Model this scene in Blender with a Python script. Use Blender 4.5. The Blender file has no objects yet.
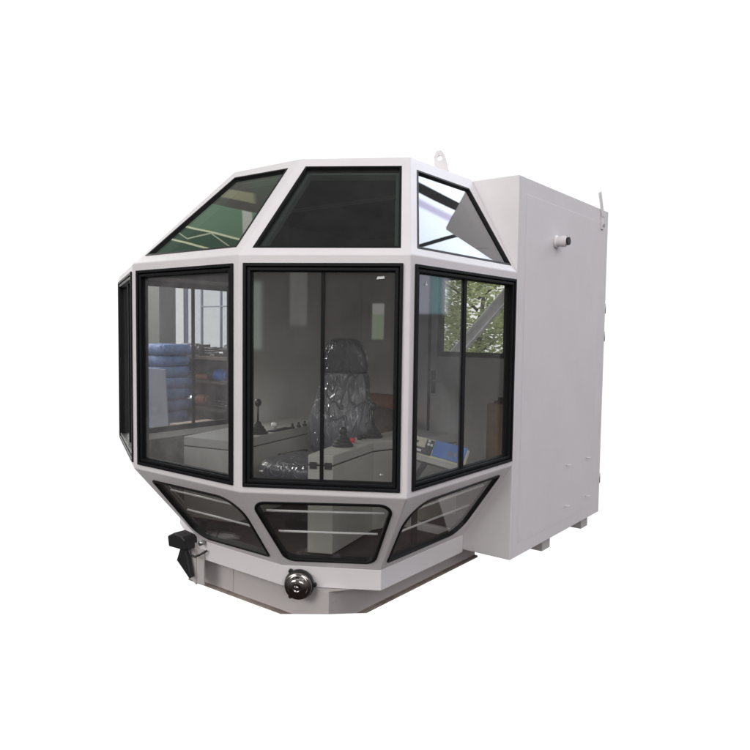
import bpy, bmesh, math, random
from mathutils import Vector, Matrix
random.seed(7)
V = Vector
C = bpy.context.scene.collection
PI = math.pi

# ------------------------------------------------------------------ materials
def new_mat(name):
    m = bpy.data.materials.new(name); m.use_nodes = True
    nt = m.node_tree
    for n in list(nt.nodes): nt.nodes.remove(n)
    out = nt.nodes.new('ShaderNodeOutputMaterial')
    return m, nt, out
def N(nt, kind, **kw):
    n = nt.nodes.new(kind)
    for k, v in kw.items(): setattr(n, k, v)
    return n
def pbr(name, col, rough=.5, metal=0, bump=0, bscale=200, var=0, vscale=4, coat=0, dirt=None, spec=.5, stretch=None, dist=.002, wavy=False):
    m, nt, out = new_mat(name)
    b = N(nt, 'ShaderNodeBsdfPrincipled')
    b.inputs['Base Color'].default_value = (*col, 1)
    b.inputs['Roughness'].default_value = rough
    b.inputs['Metallic'].default_value = metal
    b.inputs['Coat Weight'].default_value = coat
    b.inputs['Coat Roughness'].default_value = .08
    b.inputs['Specular IOR Level'].default_value = spec
    nt.links.new(b.outputs[0], out.inputs[0])
    tc = N(nt, 'ShaderNodeTexCoord')
    src = tc.outputs['Object']
    if stretch:
        mp = N(nt, 'ShaderNodeMapping'); mp.inputs['Scale'].default_value = stretch
        nt.links.new(src, mp.inputs[0]); src = mp.outputs[0]
    if var or dirt:
        n1 = N(nt, 'ShaderNodeTexNoise'); n1.inputs['Scale'].default_value = vscale; n1.inputs['Detail'].default_value = 6
        n1.inputs['Roughness'].default_value = .65
        nt.links.new(src, n1.inputs['Vector'])
        r = N(nt, 'ShaderNodeValToRGB')
        c2 = dirt if dirt else tuple(max(0, c*(1-var)) for c in col)
        c1 = tuple(min(1, c*(1+var*.5)) for c in col) if not dirt else col
        r.color_ramp.elements[0].color = (*c2, 1); r.color_ramp.elements[1].color = (*c1, 1)
        r.color_ramp.elements[0].position = .32 if not dirt else .24
        r.color_ramp.elements[1].position = .62 if not dirt else .42
        nt.links.new(n1.outputs[0], r.inputs[0]); nt.links.new(r.outputs[0], b.inputs['Base Color'])
        mr = N(nt, 'ShaderNodeMapRange'); mr.inputs['To Min'].default_value = min(1, rough*1.35); mr.inputs['To Max'].default_value = rough*.85
        nt.links.new(n1.outputs[0], mr.inputs[0]); nt.links.new(mr.outputs[0], b.inputs['Roughness'])
    if bump:
        n2 = N(nt, 'ShaderNodeTexNoise'); n2.inputs['Scale'].default_value = bscale; n2.inputs['Detail'].default_value = 3
        nt.links.new(src, n2.inputs['Vector'])
        bp = N(nt, 'ShaderNodeBump'); bp.inputs['Strength'].default_value = bump; bp.inputs['Distance'].default_value = dist
        nt.links.new(n2.outputs[0], bp.inputs['Height']); nt.links.new(bp.outputs[0], b.inputs['Normal'])
        if wavy:      # slight oil-canning of the sheet metal
            n4 = N(nt, 'ShaderNodeTexNoise'); n4.inputs['Scale'].default_value = 3.0; n4.inputs['Detail'].default_value = 2
            nt.links.new(src, n4.inputs['Vector'])
            b4 = N(nt, 'ShaderNodeBump'); b4.inputs['Strength'].default_value = .5; b4.inputs['Distance'].default_value = .012
            nt.links.new(n4.outputs[0], b4.inputs['Height']); nt.links.new(b4.outputs[0], bp.inputs['Normal'])
    return m

def glass_mat(name, tint, film=0.0, gain=1.0):
    m, nt, out = new_mat(name)
    geo = N(nt, 'ShaderNodeNewGeometry')
    dot = N(nt, 'ShaderNodeVectorMath', operation='DOT_PRODUCT')
    nt.links.new(geo.outputs['Normal'], dot.inputs[0]); nt.links.new(geo.outputs['Incoming'], dot.inputs[1])
    ab = N(nt, 'ShaderNodeMath', operation='ABSOLUTE'); nt.links.new(dot.outputs['Value'], ab.inputs[0])
    om = N(nt, 'ShaderNodeMath', operation='SUBTRACT'); om.inputs[0].default_value = 1; nt.links.new(ab.outputs[0], om.inputs[1])
    pw = N(nt, 'ShaderNodeMath', operation='POWER'); pw.inputs[1].default_value = 5; nt.links.new(om.outputs[0], pw.inputs[0])
    ma = N(nt, 'ShaderNodeMath', operation='MULTIPLY_ADD'); ma.inputs[1].default_value = .96*gain; ma.inputs[2].default_value = .04*gain
    nt.links.new(pw.outputs[0], ma.inputs[0]); ma.use_clamp = True
    tr = N(nt, 'ShaderNodeBsdfTransparent'); tr.inputs[0].default_value = (*tint, 1)
    gl = N(nt, 'ShaderNodeBsdfGlossy'); gl.inputs['Roughness'].default_value = .0; gl.inputs[0].default_value = (1, 1, 1, 1)
    nz = N(nt, 'ShaderNodeTexNoise'); nz.inputs['Scale'].default_value = 2.2; nz.inputs['Detail'].default_value = 1
    tc = N(nt, 'ShaderNodeTexCoord'); nt.links.new(tc.outputs['Object'], nz.inputs['Vector'])
    bp = N(nt, 'ShaderNodeBump'); bp.inputs['Strength'].default_value = .012; bp.inputs['Distance'].default_value = .02
    nt.links.new(nz.outputs[0], bp.inputs['Height']); nt.links.new(bp.outputs[0], gl.inputs['Normal'])
    mx = N(nt, 'ShaderNodeMixShader'); nt.links.new(ma.outputs[0], mx.inputs[0])
    nt.links.new(tr.outputs[0], mx.inputs[1]); nt.links.new(gl.outputs[0], mx.inputs[2])
    last = mx
    if film:      # a dusty film: diffuse veil painting dust plus reflected haze, with smudges
        df = N(nt, 'ShaderNodeBsdfDiffuse'); df.inputs[0].default_value = (.62, .6, .6, 1)
        n3 = N(nt, 'ShaderNodeTexNoise'); n3.inputs['Scale'].default_value = 5; n3.inputs['Detail'].default_value = 8; n3.inputs['Roughness'].default_value = .7
        nt.links.new(tc.outputs['Object'], n3.inputs['Vector'])
        mr = N(nt, 'ShaderNodeMapRange'); mr.inputs['From Min'].default_value = .35; mr.inputs['From Max'].default_value = .8
        mr.inputs['To Min'].default_value = film*.5; mr.inputs['To Max'].default_value = film*1.9
        nt.links.new(n3.outputs[0], mr.inputs[0])
        m2 = N(nt, 'ShaderNodeMixShader'); nt.links.new(mr.outputs[0], m2.inputs[0])
        nt.links.new(mx.outputs[0], m2.inputs[1]); nt.links.new(df.outputs[0], m2.inputs[2]); last = m2
    nt.links.new(last.outputs[0], out.inputs[0])
    return m

PAINT = (.745, .708, .722)
M = dict(
    paint=pbr('cream_enamel_paint', PAINT, .34, bump=.12, bscale=260, var=.035, vscale=2.2, dist=.001, wavy=True),
    inner=pbr('interior_wall_paint', (.80, .785, .75), .55, bump=.1, bscale=180, var=.08, vscale=2.5),
    liner=pbr('dark_headliner', (.05, .052, .05), .9, bump=.3, bscale=300),
    frame=pbr('black_window_aluminium', (.006, .0065, .008), .45, bump=.08, bscale=300, var=.3, vscale=8, spec=.22),
    rubber=pbr('black_rubber_gasket', (.006, .006, .007), .5, bump=.15, bscale=300, spec=.25),
    spacer=pbr('grey_glazing_strip', (.62, .63, .62), .5),
    bar=pbr('pale_rail_paint', (.8, .8, .8), .35),
    glass=glass_mat('clear_window_glass', (.97, .972, .965), .02),
    hazy=glass_mat('dusty_hazy_window_glass', (.84, .85, .86), .07),  # dirt plus a painted veil of reflection and haze
    tinted=glass_mat('tinted_roof_glass', (.50, .53, .51), .012, 1.4),
    mirror=glass_mat('coated_roof_glass', (.44, .47, .49), .01, 1.9),
    base=pbr('scuffed_base_frame_paint', (.50, .465, .46), .55, bump=.3, bscale=60, vscale=5, dirt=(.24, .19, .16)),
    flange=pbr('dusty_brown_primer', (.28, .225, .20), .75, bump=.4, bscale=80, var=.4, vscale=9),
    floor=pbr('brown_rubber_floor', (.055, .045, .042), .8, bump=.5, bscale=90, var=.3, vscale=6),
    console=pbr('console_grey_beige_paint', (.42, .41, .375), .5, bump=.1, bscale=200, var=.06, vscale=4),
    black=pbr('black_plastic', (.014, .014, .015), .42, bump=.1, bscale=200),
    boot=pbr('black_rubber_boot', (.012, .012, .013), .6, bump=.5, bscale=90),
    chrome=pbr('dark_chrome', (.26, .24, .23), .12, metal=1, bump=.05, bscale=30),
    steel=pbr('brushed_steel', (.45, .45, .46), .35, metal=.9, bump=.15, bscale=90),
    white=pbr('white_plastic', (.75, .75, .72), .4),
    red=pbr('red_plastic', (.55, .03, .05), .35),
    cream=pbr('cream_plastic', (.62, .6, .44), .5, var=.08),
    blue=pbr('blue_film', (.045, .16, .52), .4, var=.15, vscale=20),
    card=pbr('brown_cardboard', (.30, .19, .12), .85, bump=.2, bscale=120, var=.15, vscale=6),
    brown=pbr('reddish_board', (.34, .15, .09), .7, bump=.2, bscale=80, var=.2),
    sack=pbr('blue_woven_sack', (.12, .20, .40), .55, bump=.7, bscale=28, var=.45, vscale=14, dist=.01),
    wood=pbr('raw_pine_board', (.42, .32, .24), .75, bump=.35, bscale=60, var=.3, vscale=7, stretch=(1, 6, 6)),
    dwood=pbr('oily_workbench', (.10, .08, .07), .7, bump=.4, bscale=60, var=.4, vscale=9),
    locker=pbr('grey_locker_paint', (.20, .20, .195), .5, bump=.1, bscale=120, var=.12),
    scrap=pbr('oily_steel_scrap', (.09, .085, .09), .45, metal=.5, bump=.5, bscale=40, var=.5, vscale=10),
    beam=pbr('galvanised_beam', (.62, .63, .62), .6, bump=.2, bscale=60, var=.25, vscale=6),
    bark=pbr('tree_bark', (.10, .08, .06), .9, bump=.8, bscale=40, var=.4, vscale=12),
    lining=pbr('mottled_grey_brown_lining', (.17, .16, .145), .9, bump=.6, bscale=120, var=.5, vscale=14),
    milk=glass_mat('pale_lavender_glazing', (.972, .985, 1.0), .02),
    pale=pbr('pale_blue_grey_paint', (.27, .29, .35), .5, var=.1),
)
# leaves: light / dark variation by position
def leaf_mat():
    m, nt, out = new_mat('tree_leaves')
    b = N(nt, 'ShaderNodeBsdfPrincipled'); b.inputs['Roughness'].default_value = .5
    tl = N(nt, 'ShaderNodeBsdfTranslucent')
    tc = N(nt, 'ShaderNodeTexCoord'); n = N(nt, 'ShaderNodeTexNoise'); n.inputs['Scale'].default_value = 6; n.inputs['Detail'].default_value = 5
    nt.links.new(tc.outputs['Object'], n.inputs['Vector'])
    r = N(nt, 'ShaderNodeValToRGB'); e = r.color_ramp.elements
    e[0].position = .35; e[0].color = (.20, .28, .09, 1); e[1].position = .62; e[1].color = (.70, .76, .42, 1)
    nt.links.new(n.outputs[0], r.inputs[0]); nt.links.new(r.outputs[0], b.inputs['Base Color']); nt.links.new(r.outputs[0], tl.inputs[0])
    mx = N(nt, 'ShaderNodeMixShader'); mx.inputs[0].default_value = .7
    nt.links.new(b.outputs[0], mx.inputs[1]); nt.links.new(tl.outputs[0], mx.inputs[2]); nt.links.new(mx.outputs[0], out.inputs[0])
    return m
M['leaf'] = leaf_mat()
# crumpled clear plastic over a dark seat
def wrap_mat():
    m, nt, out = new_mat('plastic_wrapped_seat_fabric')
    b = N(nt, 'ShaderNodeBsdfPrincipled'); b.inputs['Base Color'].default_value = (.050, .050, .066, 1)
    b.inputs['Roughness'].default_value = .5; b.inputs['Coat Weight'].default_value = .85; b.inputs['Coat Roughness'].default_value = .05
    tc = N(nt, 'ShaderNodeTexCoord')
    mp = N(nt, 'ShaderNodeMapping'); mp.inputs['Scale'].default_value = (7, 7, 2.6); mp.inputs['Rotation'].default_value = (.2, -.45, .2)
    nt.links.new(tc.outputs['Object'], mp.inputs[0])
    n = N(nt, 'ShaderNodeTexNoise'); n.inputs['Scale'].default_value = 1.7; n.inputs['Detail'].default_value = 2.0; n.inputs['Distortion'].default_value = .9
    nt.links.new(mp.outputs[0], n.inputs['Vector'])
    # ridged noise -> sharp creases
    s = N(nt, 'ShaderNodeMath', operation='SUBTRACT'); s.inputs[1].default_value = .5; nt.links.new(n.outputs[0], s.inputs[0])
    a = N(nt, 'ShaderNodeMath', operation='ABSOLUTE'); nt.links.new(s.outputs[0], a.inputs[0])
    p = N(nt, 'ShaderNodeMapRange', interpolation_type='SMOOTHSTEP'); p.inputs['From Max'].default_value = .05; p.inputs['To Min'].default_value = 1; p.inputs['To Max'].default_value = 0; nt.links.new(a.outputs[0], p.inputs[0])
    bp = N(nt, 'ShaderNodeBump'); bp.inputs['Strength'].default_value = 1; bp.inputs['Distance'].default_value = .02
    nt.links.new(p.outputs[0], bp.inputs['Height'])
    nf_ = N(nt, 'ShaderNodeTexNoise'); nf_.inputs['Scale'].default_value = 3.2; nf_.inputs['Detail'].default_value = 4; nf_.inputs['Distortion'].default_value = 1.2
    nt.links.new(mp.outputs[0], nf_.inputs['Vector'])
    bf = N(nt, 'ShaderNodeBump'); bf.inputs['Strength'].default_value = .6; bf.inputs['Distance'].default_value = .03
    nt.links.new(nf_.outputs[0], bf.inputs['Height']); nt.links.new(bf.outputs[0], bp.inputs['Normal'])
    nt.links.new(bp.outputs[0], b.inputs['Coat Normal']); 
    bp2 = N(nt, 'ShaderNodeBump'); bp2.inputs['Strength'].default_value = .4; bp2.inputs['Distance'].default_value = .01
    nt.links.new(p.outputs[0], bp2.inputs['Height']); nt.links.new(bp2.outputs[0], b.inputs['Normal'])
    b.inputs['Coat IOR'].default_value = 1.55
    nt.links.new(b.outputs[0], out.inputs[0])
    return m
M['wrap'] = wrap_mat()

# ------------------------------------------------------------------ helpers
def link(name, bm, mat, parent=None, smooth=False, bevel=0, seg=2, recalc=True):
    if recalc: bmesh.ops.recalc_face_normals(bm, faces=bm.faces[:])
    if not bm.verts: return None
    lo = V([min(v.co[i] for v in bm.verts) for i in range(3)]); hi = V([max(v.co[i] for v in bm.verts) for i in range(3)])
    c = V(((lo.x+hi.x)/2, (lo.y+hi.y)/2, lo.z if parent is None else (lo.z+hi.z)/2))
    for v in bm.verts: v.co -= c
    me = bpy.data.meshes.new(name); bm.to_mesh(me); bm.free()
    o = bpy.data.objects.new(name, me); C.objects.link(o)
    mats = mat if isinstance(mat, list) else [mat]
    for m in mats: me.materials.append(m)
    if smooth:
        for p in me.polygons: p.use_smooth = True
    if parent is not None:
        w = V((0, 0, 0)); q = parent
        while q: w += q.location; q = q.parent
        o.parent = parent; o.location = c - w
    else: o.location = c
    if bevel:
        b = o.modifiers.new('edge', 'BEVEL'); b.width = bevel; b.segments = seg; b.limit_method = 'ANGLE'; b.angle_limit = math.radians(32)
        b.harden_normals = False
    return o
def root(name, loc, label, cat, group=None):
    o = bpy.data.objects.new(name, None); C.objects.link(o); o.location = loc; o.empty_display_size = .1
    o['label'] = label; o['category'] = cat
    if group: o['group'] = group
    return o
def tag(o, label, cat, group=None):
    o['label'] = label; o['category'] = cat
    if group: o['group'] = group
    return o
def box(bm, lo, hi, mi=0, rot=None, piv=None):
    r = bmesh.ops.create_cube(bm, size=1)
    lo, hi = V(lo), V(hi)
    for v in r['verts']:
        v.co = V([(lo[i]+hi[i])/2 + v.co[i]*(hi[i]-lo[i]) for i in range(3)])
        if rot is not None:
            p = V(piv) if piv is not None else (lo+hi)/2
            v.co = p + rot @ (v.co - p)
    fs = set(f for v in r['verts'] for f in v.link_faces)
    for f in fs: f.material_index = mi
    return r['verts']
def BM(): return bmesh.new()
def tube(bm, pts, r, n=12, cap=True, radii=None):
    pts = [V(p) for p in pts]; rings = []
    up = V((0, 0, 1))
    prev = None
    for i, p in enumerate(pts):
        t = (pts[min(i+1, len(pts)-1)] - pts[max(i-1, 0)]).normalized()
        if prev is None:
            a = t.cross(up); 
            if a.length < .05: a = t.cross(V((1, 0, 0)))
            a.normalize()
        else:
            a = (prev - t*prev.dot(t)).normalized()
        prev = a; b = t.cross(a)
        rr = radii[i] if radii else r
        rings.append([bm.verts.new(p + a*rr*math.cos(2*PI*k/n) + b*rr*math.sin(2*PI*k/n)) for k in range(n)])
    for A, B in zip(rings, rings[1:]):
        for k in range(n): bm.faces.new((A[k], A[(k+1) % n], B[(k+1) % n], B[k]))
    if cap:
        bm.faces.new(rings[0][::-1]); bm.faces.new(rings[-1])
def lathe(bm, prof, origin, axis, n=32):
    """prof: list of (distance along axis, radius)"""
    ax = V(axis).normalized(); a = ax.orthogonal().normalized(); b = ax.cross(a); o = V(origin); rings = []
    for d, r in prof:
        if r < 1e-5: rings.append([bm.verts.new(o + ax*d)])
        else: rings.append([bm.verts.new(o + ax*d + a*r*math.cos(2*PI*k/n) + b*r*math.sin(2*PI*k/n)) for k in range(n)])
    for A, B in zip(rings, rings[1:]):
        for k in range(n):
            k2 = (k+1) % n
            if len(A) == 1 and len(B) == 1: continue
            if len(A) == 1: bm.faces.new((A[0], B[k2], B[k]))
            elif len(B) == 1: bm.faces.new((A[k], A[k2], B[0]))
            else: bm.faces.new((A[k], A[k2], B[k2], B[k]))
def prism(bm, poly, z0, z1):
    lo = [bm.verts.new((x, y, z0)) for x, y in poly]; hi = [bm.verts.new((x, y, z1)) for x, y in poly]
    n = len(poly); bm.faces.new(lo[::-1]); bm.faces.new(hi)
    for i in range(n): bm.faces.new((lo[i], lo[(i+1) % n], hi[(i+1) % n], hi[i]))
def pnormal(poly):
    n = V((0, 0, 0)); P = [V(p) for p in poly]
    for i in range(len(P)): n += (P[i]-P[0]).cross(P[(i+1) % len(P)]-P[0])
    return n.normalized()
def flatten(poly, n, o):
    return [V(p) - n*(V(p)-o).dot(n) for p in poly]
def offset(poly, n, d):
    """inward offset (d>0 shrinks) of a planar 3D polygon"""
    P = [V(p) for p in poly]; c = sum(P, V((0, 0, 0)))/len(P); out = []; m = len(P)
    for i in range(m):
        a, b, e = P[i-1], P[i], P[(i+1) % m]
        n1 = n.cross((b-a).normalized()); n2 = n.cross((e-b).normalized())
        if pnormal(P).dot(n) < 0: n1, n2 = -n1, -n2
        k = 1 + n1.dot(n2)
        out.append(b + (n1+n2)*(d/max(k, .1)))
    return out
def rounded(poly, radii, seg=8):
    P = [V(p) for p in poly]; m = len(P); out = []
    for i in range(m):
        a, b, c = P[i-1], P[i], P[(i+1) % m]; r = radii[i]
        if r <= 0: out.append(b); continue
        u = (a-b).normalized(); w = (c-b).normalized(); ang = math.acos(max(-1, min(1, u.dot(w))))
        t = r/math.tan(ang/2); t = min(t, (a-b).length*.48, (c-b).length*.48); r = t*math.tan(ang/2)
        cen = b + (u+w).normalized()*(r/math.sin(ang/2)); p0 = b+u*t-cen; p1 = b+w*t-cen
        tot = PI-ang; ax = p0.cross(p1).normalized()
        for k in range(seg+1): out.append(cen + Matrix.Rotation(tot*k/seg, 3, ax) @ p0)
    return out
def ring(bm, outer, inner, n, h0, h1):
    m = len(outer); L = []
    for poly, h in ((outer, h0), (outer, h1), (inner, h1), (inner, h0)):
        L.append([bm.verts.new(V(p)+n*h) for p in poly])
    for j in range(4):
        A, B = L[j], L[(j+1) % 4]
        for i in range(m): bm.faces.new((A[i], A[(i+1) % m], B[(i+1) % m], B[i]))
def slab(bm, poly, n, h0, h1):
    A = [bm.verts.new(V(p)+n*h0) for p in poly]; B = [bm.verts.new(V(p)+n*h1) for p in poly]; m = len(poly)
    bm.faces.new(A[::-1]); bm.faces.new(B)
    for i in range(m): bm.faces.new((A[i], A[(i+1) % m], B[(i+1) % m], B[i]))

# ------------------------------------------------------------------ key geometry of the cabin (metres; z=0 is the sill of the big windows)
Z2, Z3, Z0, Z0B = 1.0797, 1.6217, -.452, -.5585
E = 1.4250                                   # where the glazed front meets the rear housing
P = [(-1.175, .4683), (-.2912, 0), (.54, 0), (1.1989, .4008), (1.1989, E)]
Q = [None, (-.09, .5184), (.417, .5184), (.8987, .811), (.8987, E)]
R = [None, (-.1957, .3568), (.457, .3568), (.8932, .622), (.8932, E)]
def cross2(p, d, q, e):
    det = d[0]*-e[1]+e[0]*d[1]; s = ((q[0]-p[0])*-e[1]+e[0]*(q[1]-p[1]))/det
    return (p[0]+d[0]*s, p[1]+d[1]*s)
tA = (P[0][0]-P[1][0], P[0][1]-P[1][1])
Q[0] = cross2(Q[1], tA, (-.875, 0), (0, 1)); R[0] = cross2(R[1], tA, (-.87, 0), (0, 1))
P.append((-1.175, E)); Q.append((-.875, E)); R.append((-.87, E))
# index order: 0 A/left, 1 A/B, 2 B/C, 3 C/D, 4 D/rear, 5 left/rear
def p3(q, z): return V((q[0], q[1], z))
Pb = [p3(q, 0) for q in P]; Pt = [p3(q, Z2) for q in P]; Qt = [p3(q, Z3) for q in Q]; Rt = [p3(q, Z0) for q in R]
def facet(kind, i, j):
    if kind == 'mid': return [Pb[i], Pb[j], Pt[j], Pt[i]]
    if kind == 'top': return [Pt[i], Pt[j], Qt[j], Qt[i]]
    if kind == 'low': return [Rt[i], Rt[j], Pb[j], Pb[i]]
def frameof(kind, i, j):
    f = facet(kind, i, j); o = f[0]
    if kind == 'low': o = Pb[i]; n = (Pb[j]-Pb[i]).cross(Pb[i]-Rt[i])
    elif kind == 'top': n = (Pt[j]-Pt[i]).cross(Qt[i]-Pt[i])
    else: n = (Pb[j]-Pb[i]).cross(Pt[i]-Pb[i])
    n.normalize()
    return o, n            # outward because the loop runs counter-clockwise seen from above
# window outlines, as measured on each facet
def lerp_mid(i, j, m0, m1, z0=.027, z1=1.041):
    a, b = Pb[i], Pb[j]; u = (b-a).normalized(); L = (b-a).length
    return [a+u*m0+V((0, 0, z0)), a+u*(L-m1)+V((0, 0, z0)), a+u*(L-m1)+V((0, 0, z1)), a+u*m0+V((0, 0, z1))]
WIN = {
    ('mid', 1, 2): lerp_mid(1, 2, .040, .035), ('mid', 2, 3): lerp_mid(2, 3, .020, .031),
    ('mid', 3, 4): lerp_mid(3, 4, .034, .012), ('mid', 0, 1): lerp_mid(0, 1, .035, .03), ('mid', 5, 0): lerp_mid(5, 0, .02, .034, .027, 1.07),
    ('top', 1, 2): [(-.233, .038, 1.119), (.481, .037, 1.119), (.377, .469, 1.570), (-.040, .475, 1.577)],
    ('top', 2, 3): [(.571, .054, 1.112), (1.145, .401, 1.110), (.894, .746, 1.566), (.473, .499, 1.570)],
    ('top', 3, 4): [(1.180, .477, 1.114), (1.179, 1.394, 1.115), (.938, 1.330, 1.551), (.936, .817, 1.555)],
    ('low', 1, 2): [(-.169, .334, -.423), (.414, .324, -.412), (.486, .039, -.049), (-.203, .043, -.054)],
    ('low', 2, 3): [(.495, .349, -.418), (.888, .579, -.412), (1.142, .394, -.035), (.554, .054, -.048)],
    ('low', 3, 4): [(.921, .627, -.412), (.923, 1.324, -.410), (1.173, 1.346, -.039), (1.162, .475, -.050)],
}
RAD = {('low', 1, 2): [.11, .03, .13, .025], ('low', 2, 3): [.07, .07, .06, .06], ('low', 3, 4): [.03, .12, .025, .13]}
facets = [(k, i, j) for k in ('mid', 'top', 'low') for i, j in ((5, 0), (0, 1), (1, 2), (2, 3), (3, 4))]

GND = -.76
cabin = root('crane_operator_cabin', (0, 1.3, GND), 'white faceted crane operator cabin with black framed windows and a plain rear housing', 'crane cabin')

# ---- painted shell: every facet in one welded sheet with real openings
bm = BM()
holes = {}
for key in facets:
    o, n = frameof(*key); f = facet(*key)
    if key in WIN:
        w = flatten(WIN[key], n, o)
        if key in RAD: w = rounded(w, RAD[key], 8)
        WIN[key] = w
        h = offset(w, n, .008 if key[0] == 'mid' else .004)
        edges = []
        for loop in (f, h):
            vs = [bm.verts.new(p) for p in loop]
            edges += [bm.edges.new((vs[a], vs[(a+1) % len(vs)])) for a in range(len(vs))]
        bmesh.ops.triangle_fill(bm, use_beauty=True, use_dissolve=False, edges=edges, normal=n)
    else:
        bm.faces.new([bm.verts.new(p) for p in f])
bm.faces.new([bm.verts.new(p) for p in Qt])
bmesh.ops.remove_doubles(bm, verts=bm.verts[:], dist=.0006)
bmesh.ops.recalc_face_normals(bm, faces=bm.faces[:])
top = max(bm.faces, key=lambda f: f.calc_center_median().z)
if top.normal.z < 0: bmesh.ops.reverse_faces(bm, faces=bm.faces[:])
shell = link('painted_shell', bm, [M['paint'], M['inner']], cabin, recalc=False)
s = shell.modifiers.new('thick', 'SOLIDIFY'); s.thickness = .022; s.offset = -1; s.use_even_offset = True; s.material_offset = 1; s.material_offset_rim = 0
b = shell.modifiers.new('edge', 'BEVEL'); b.width = .005; b.segments = 3; b.limit_method = 'ANGLE'; b.angle_limit = math.radians(15)

# ---- big windows: stepped black frame, two sliding panes, meeting stile
def corners(key): return [p.copy() for p in WIN[key]]
def mid_window(key, split, glassL, glassR, stile_w, name='window'):
    o, n = frameof(*key); w = corners(key)
    bm = BM()
    a0 = offset(w, n, 0); a1 = offset(w, n, .015); a2 = offset(w, n, .020); a3 = offset(w, n, .034)
    ring(bm, a0, a1, n, -.03, .009)
    ring(bm, a1, a2, n, -.03, -.003)
    ring(bm, a2, a3, n, -.036, .003)
    fr = link('window_frame', bm, M['frame'], cabin, bevel=.0025)
    u = (w[1]-w[0]).normalized(); L = (w[1]-w[0]).length
    inn = offset(w, n, .030)
    # inner seal, set back
    bm = BM(); ring(bm, offset(w, n, .032), offset(w, n, .038), n, -.040, -.012)
    link('window_seal', bm, M['rubber'], fr)
    s0 = L*(split or .5)
    zb, zt = inn[0].z, inn[2].z
    def rect(x0, x1):
        base = w[0]+u*x0; base2 = w[0]+u*x1
        return [V((base.x, base.y, zb)), V((base2.x, base2.y, zb)), V((base2.x, base2.y, zt)), V((base.x, base.y, zt))]
    if split is None:
        bm = BM(); slab(bm, rect(.030, L-.030), n, -.028, -.022); link('glass_pane', bm, M[glassL], fr)
        return fr, n, u, w
    bm = BM(); slab(bm, rect(.030, s0+.006), n, -.028, -.023); p1 = link('glass_pane', bm, M[glassL], fr)
    bm = BM(); slab(bm, rect(s0-.006, L-.030), n, -.036, -.031); p2 = link('glass_pane', bm, M[glassR], fr)
    bm = BM()
    slab(bm, rect(s0-stile_w/2, s0+stile_w/2), n, -.034, -.016)
    link('meeting_stile', bm, M['frame'], fr, bevel=.002)
    # tiny arrow stickers in the lower corners of the glass, as in the photograph
    return fr, n, u, w
frC, nC, uC, wC = mid_window(('mid', 2, 3), .500, 'glass', 'glass', .016)
frB, nB, uB, wB = mid_window(('mid', 1, 2), None, 'hazy', 'glass', .010)
frD, nD, uD, wD = mid_window(('mid', 3, 4), .478, 'hazy', 'glass', .030)
mid_window(('mid', 0, 1), .5, 'glass', 'glass', .014)
mid_window(('mid', 5, 0), .405, 'glass', 'glass', .020)

def sticker(fr, w, u, n, x, z, kind):
    """small white printed marks stuck on the glass"""
    bm = BM(); o = w[0]+u*x; o = V((o.x, o.y, z)); up = V((0, 0, 1))
    def q(pts): slab(bm, [o+u*a+up*c for a, c in pts], n, -.0225, -.0220)
    if kind == 'arrow':
        q([(.004, .0018), (.015, .0018), (.015, .0036), (.004, .0036)]); q([(.015, -.002), (.022, .0027), (.015, .007)])
    elif kind == 'arrow_back':
        q([(.011, .0018), (.022, .0018), (.022, .0036), (.011, .0036)]); q([(.011, -.002), (.011, .007), (.004, .0027)])
    elif kind == 'triangle': q([(0, 0), (.022, 0), (.011, .018)])
    elif kind == 'label': q([(0, 0), (.036, .003), (.034, .014), (.004, .012)])
    o2 = link('sticker', bm, M['white' if kind == 'label' else 'spacer'], fr)
    o2['label'] = {'arrow': 'white arrow mark on glass', 'arrow_back': 'white arrow mark on glass', 'triangle': 'white triangle mark on glass', 'label': 'white paper label on glass'}[kind]
sticker(frC, wC, uC, nC, .066, .095, 'arrow')
sticker(frC, wC, uC, nC, .62, .098, 'arrow_back')
sticker(frC, wC, uC, nC, .600, .972, 'label')
sticker(frD, wD, uD, nD, .115, .955, 'triangle')
# black pull knob on the right-hand sliding pane
bm = BM(); o_ = wD[0]+uD*.062
box(bm, (1.135, o_.y-.02, .30), (1.160, o_.y+.022, .385)); link('window_catch', bm, M['black'], frD, bevel=.006)

# ---- sloping roof lights
for key, g in ((('top', 1, 2), 'tinted'), (('top', 2, 3), 'tinted'), (('top', 3, 4), 'mirror')):
    o, n = frameof(*key); w = corners(key)
    bm = BM(); ring(bm, w, offset(w, n, .011), n, -.022, .002)
    fr = link('roof_light_gasket', bm, M['rubber'], cabin)
    bm = BM(); slab(bm, offset(w, n, .009), n, -.016, -.010); link('roof_light_pane', bm, M[g], fr)
    bm = BM(); ring(bm, offset(w, n, .012), offset(w, n, .030), n, -.062, -.030); link('glazing_strip', bm, M['spacer'], fr)

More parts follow.
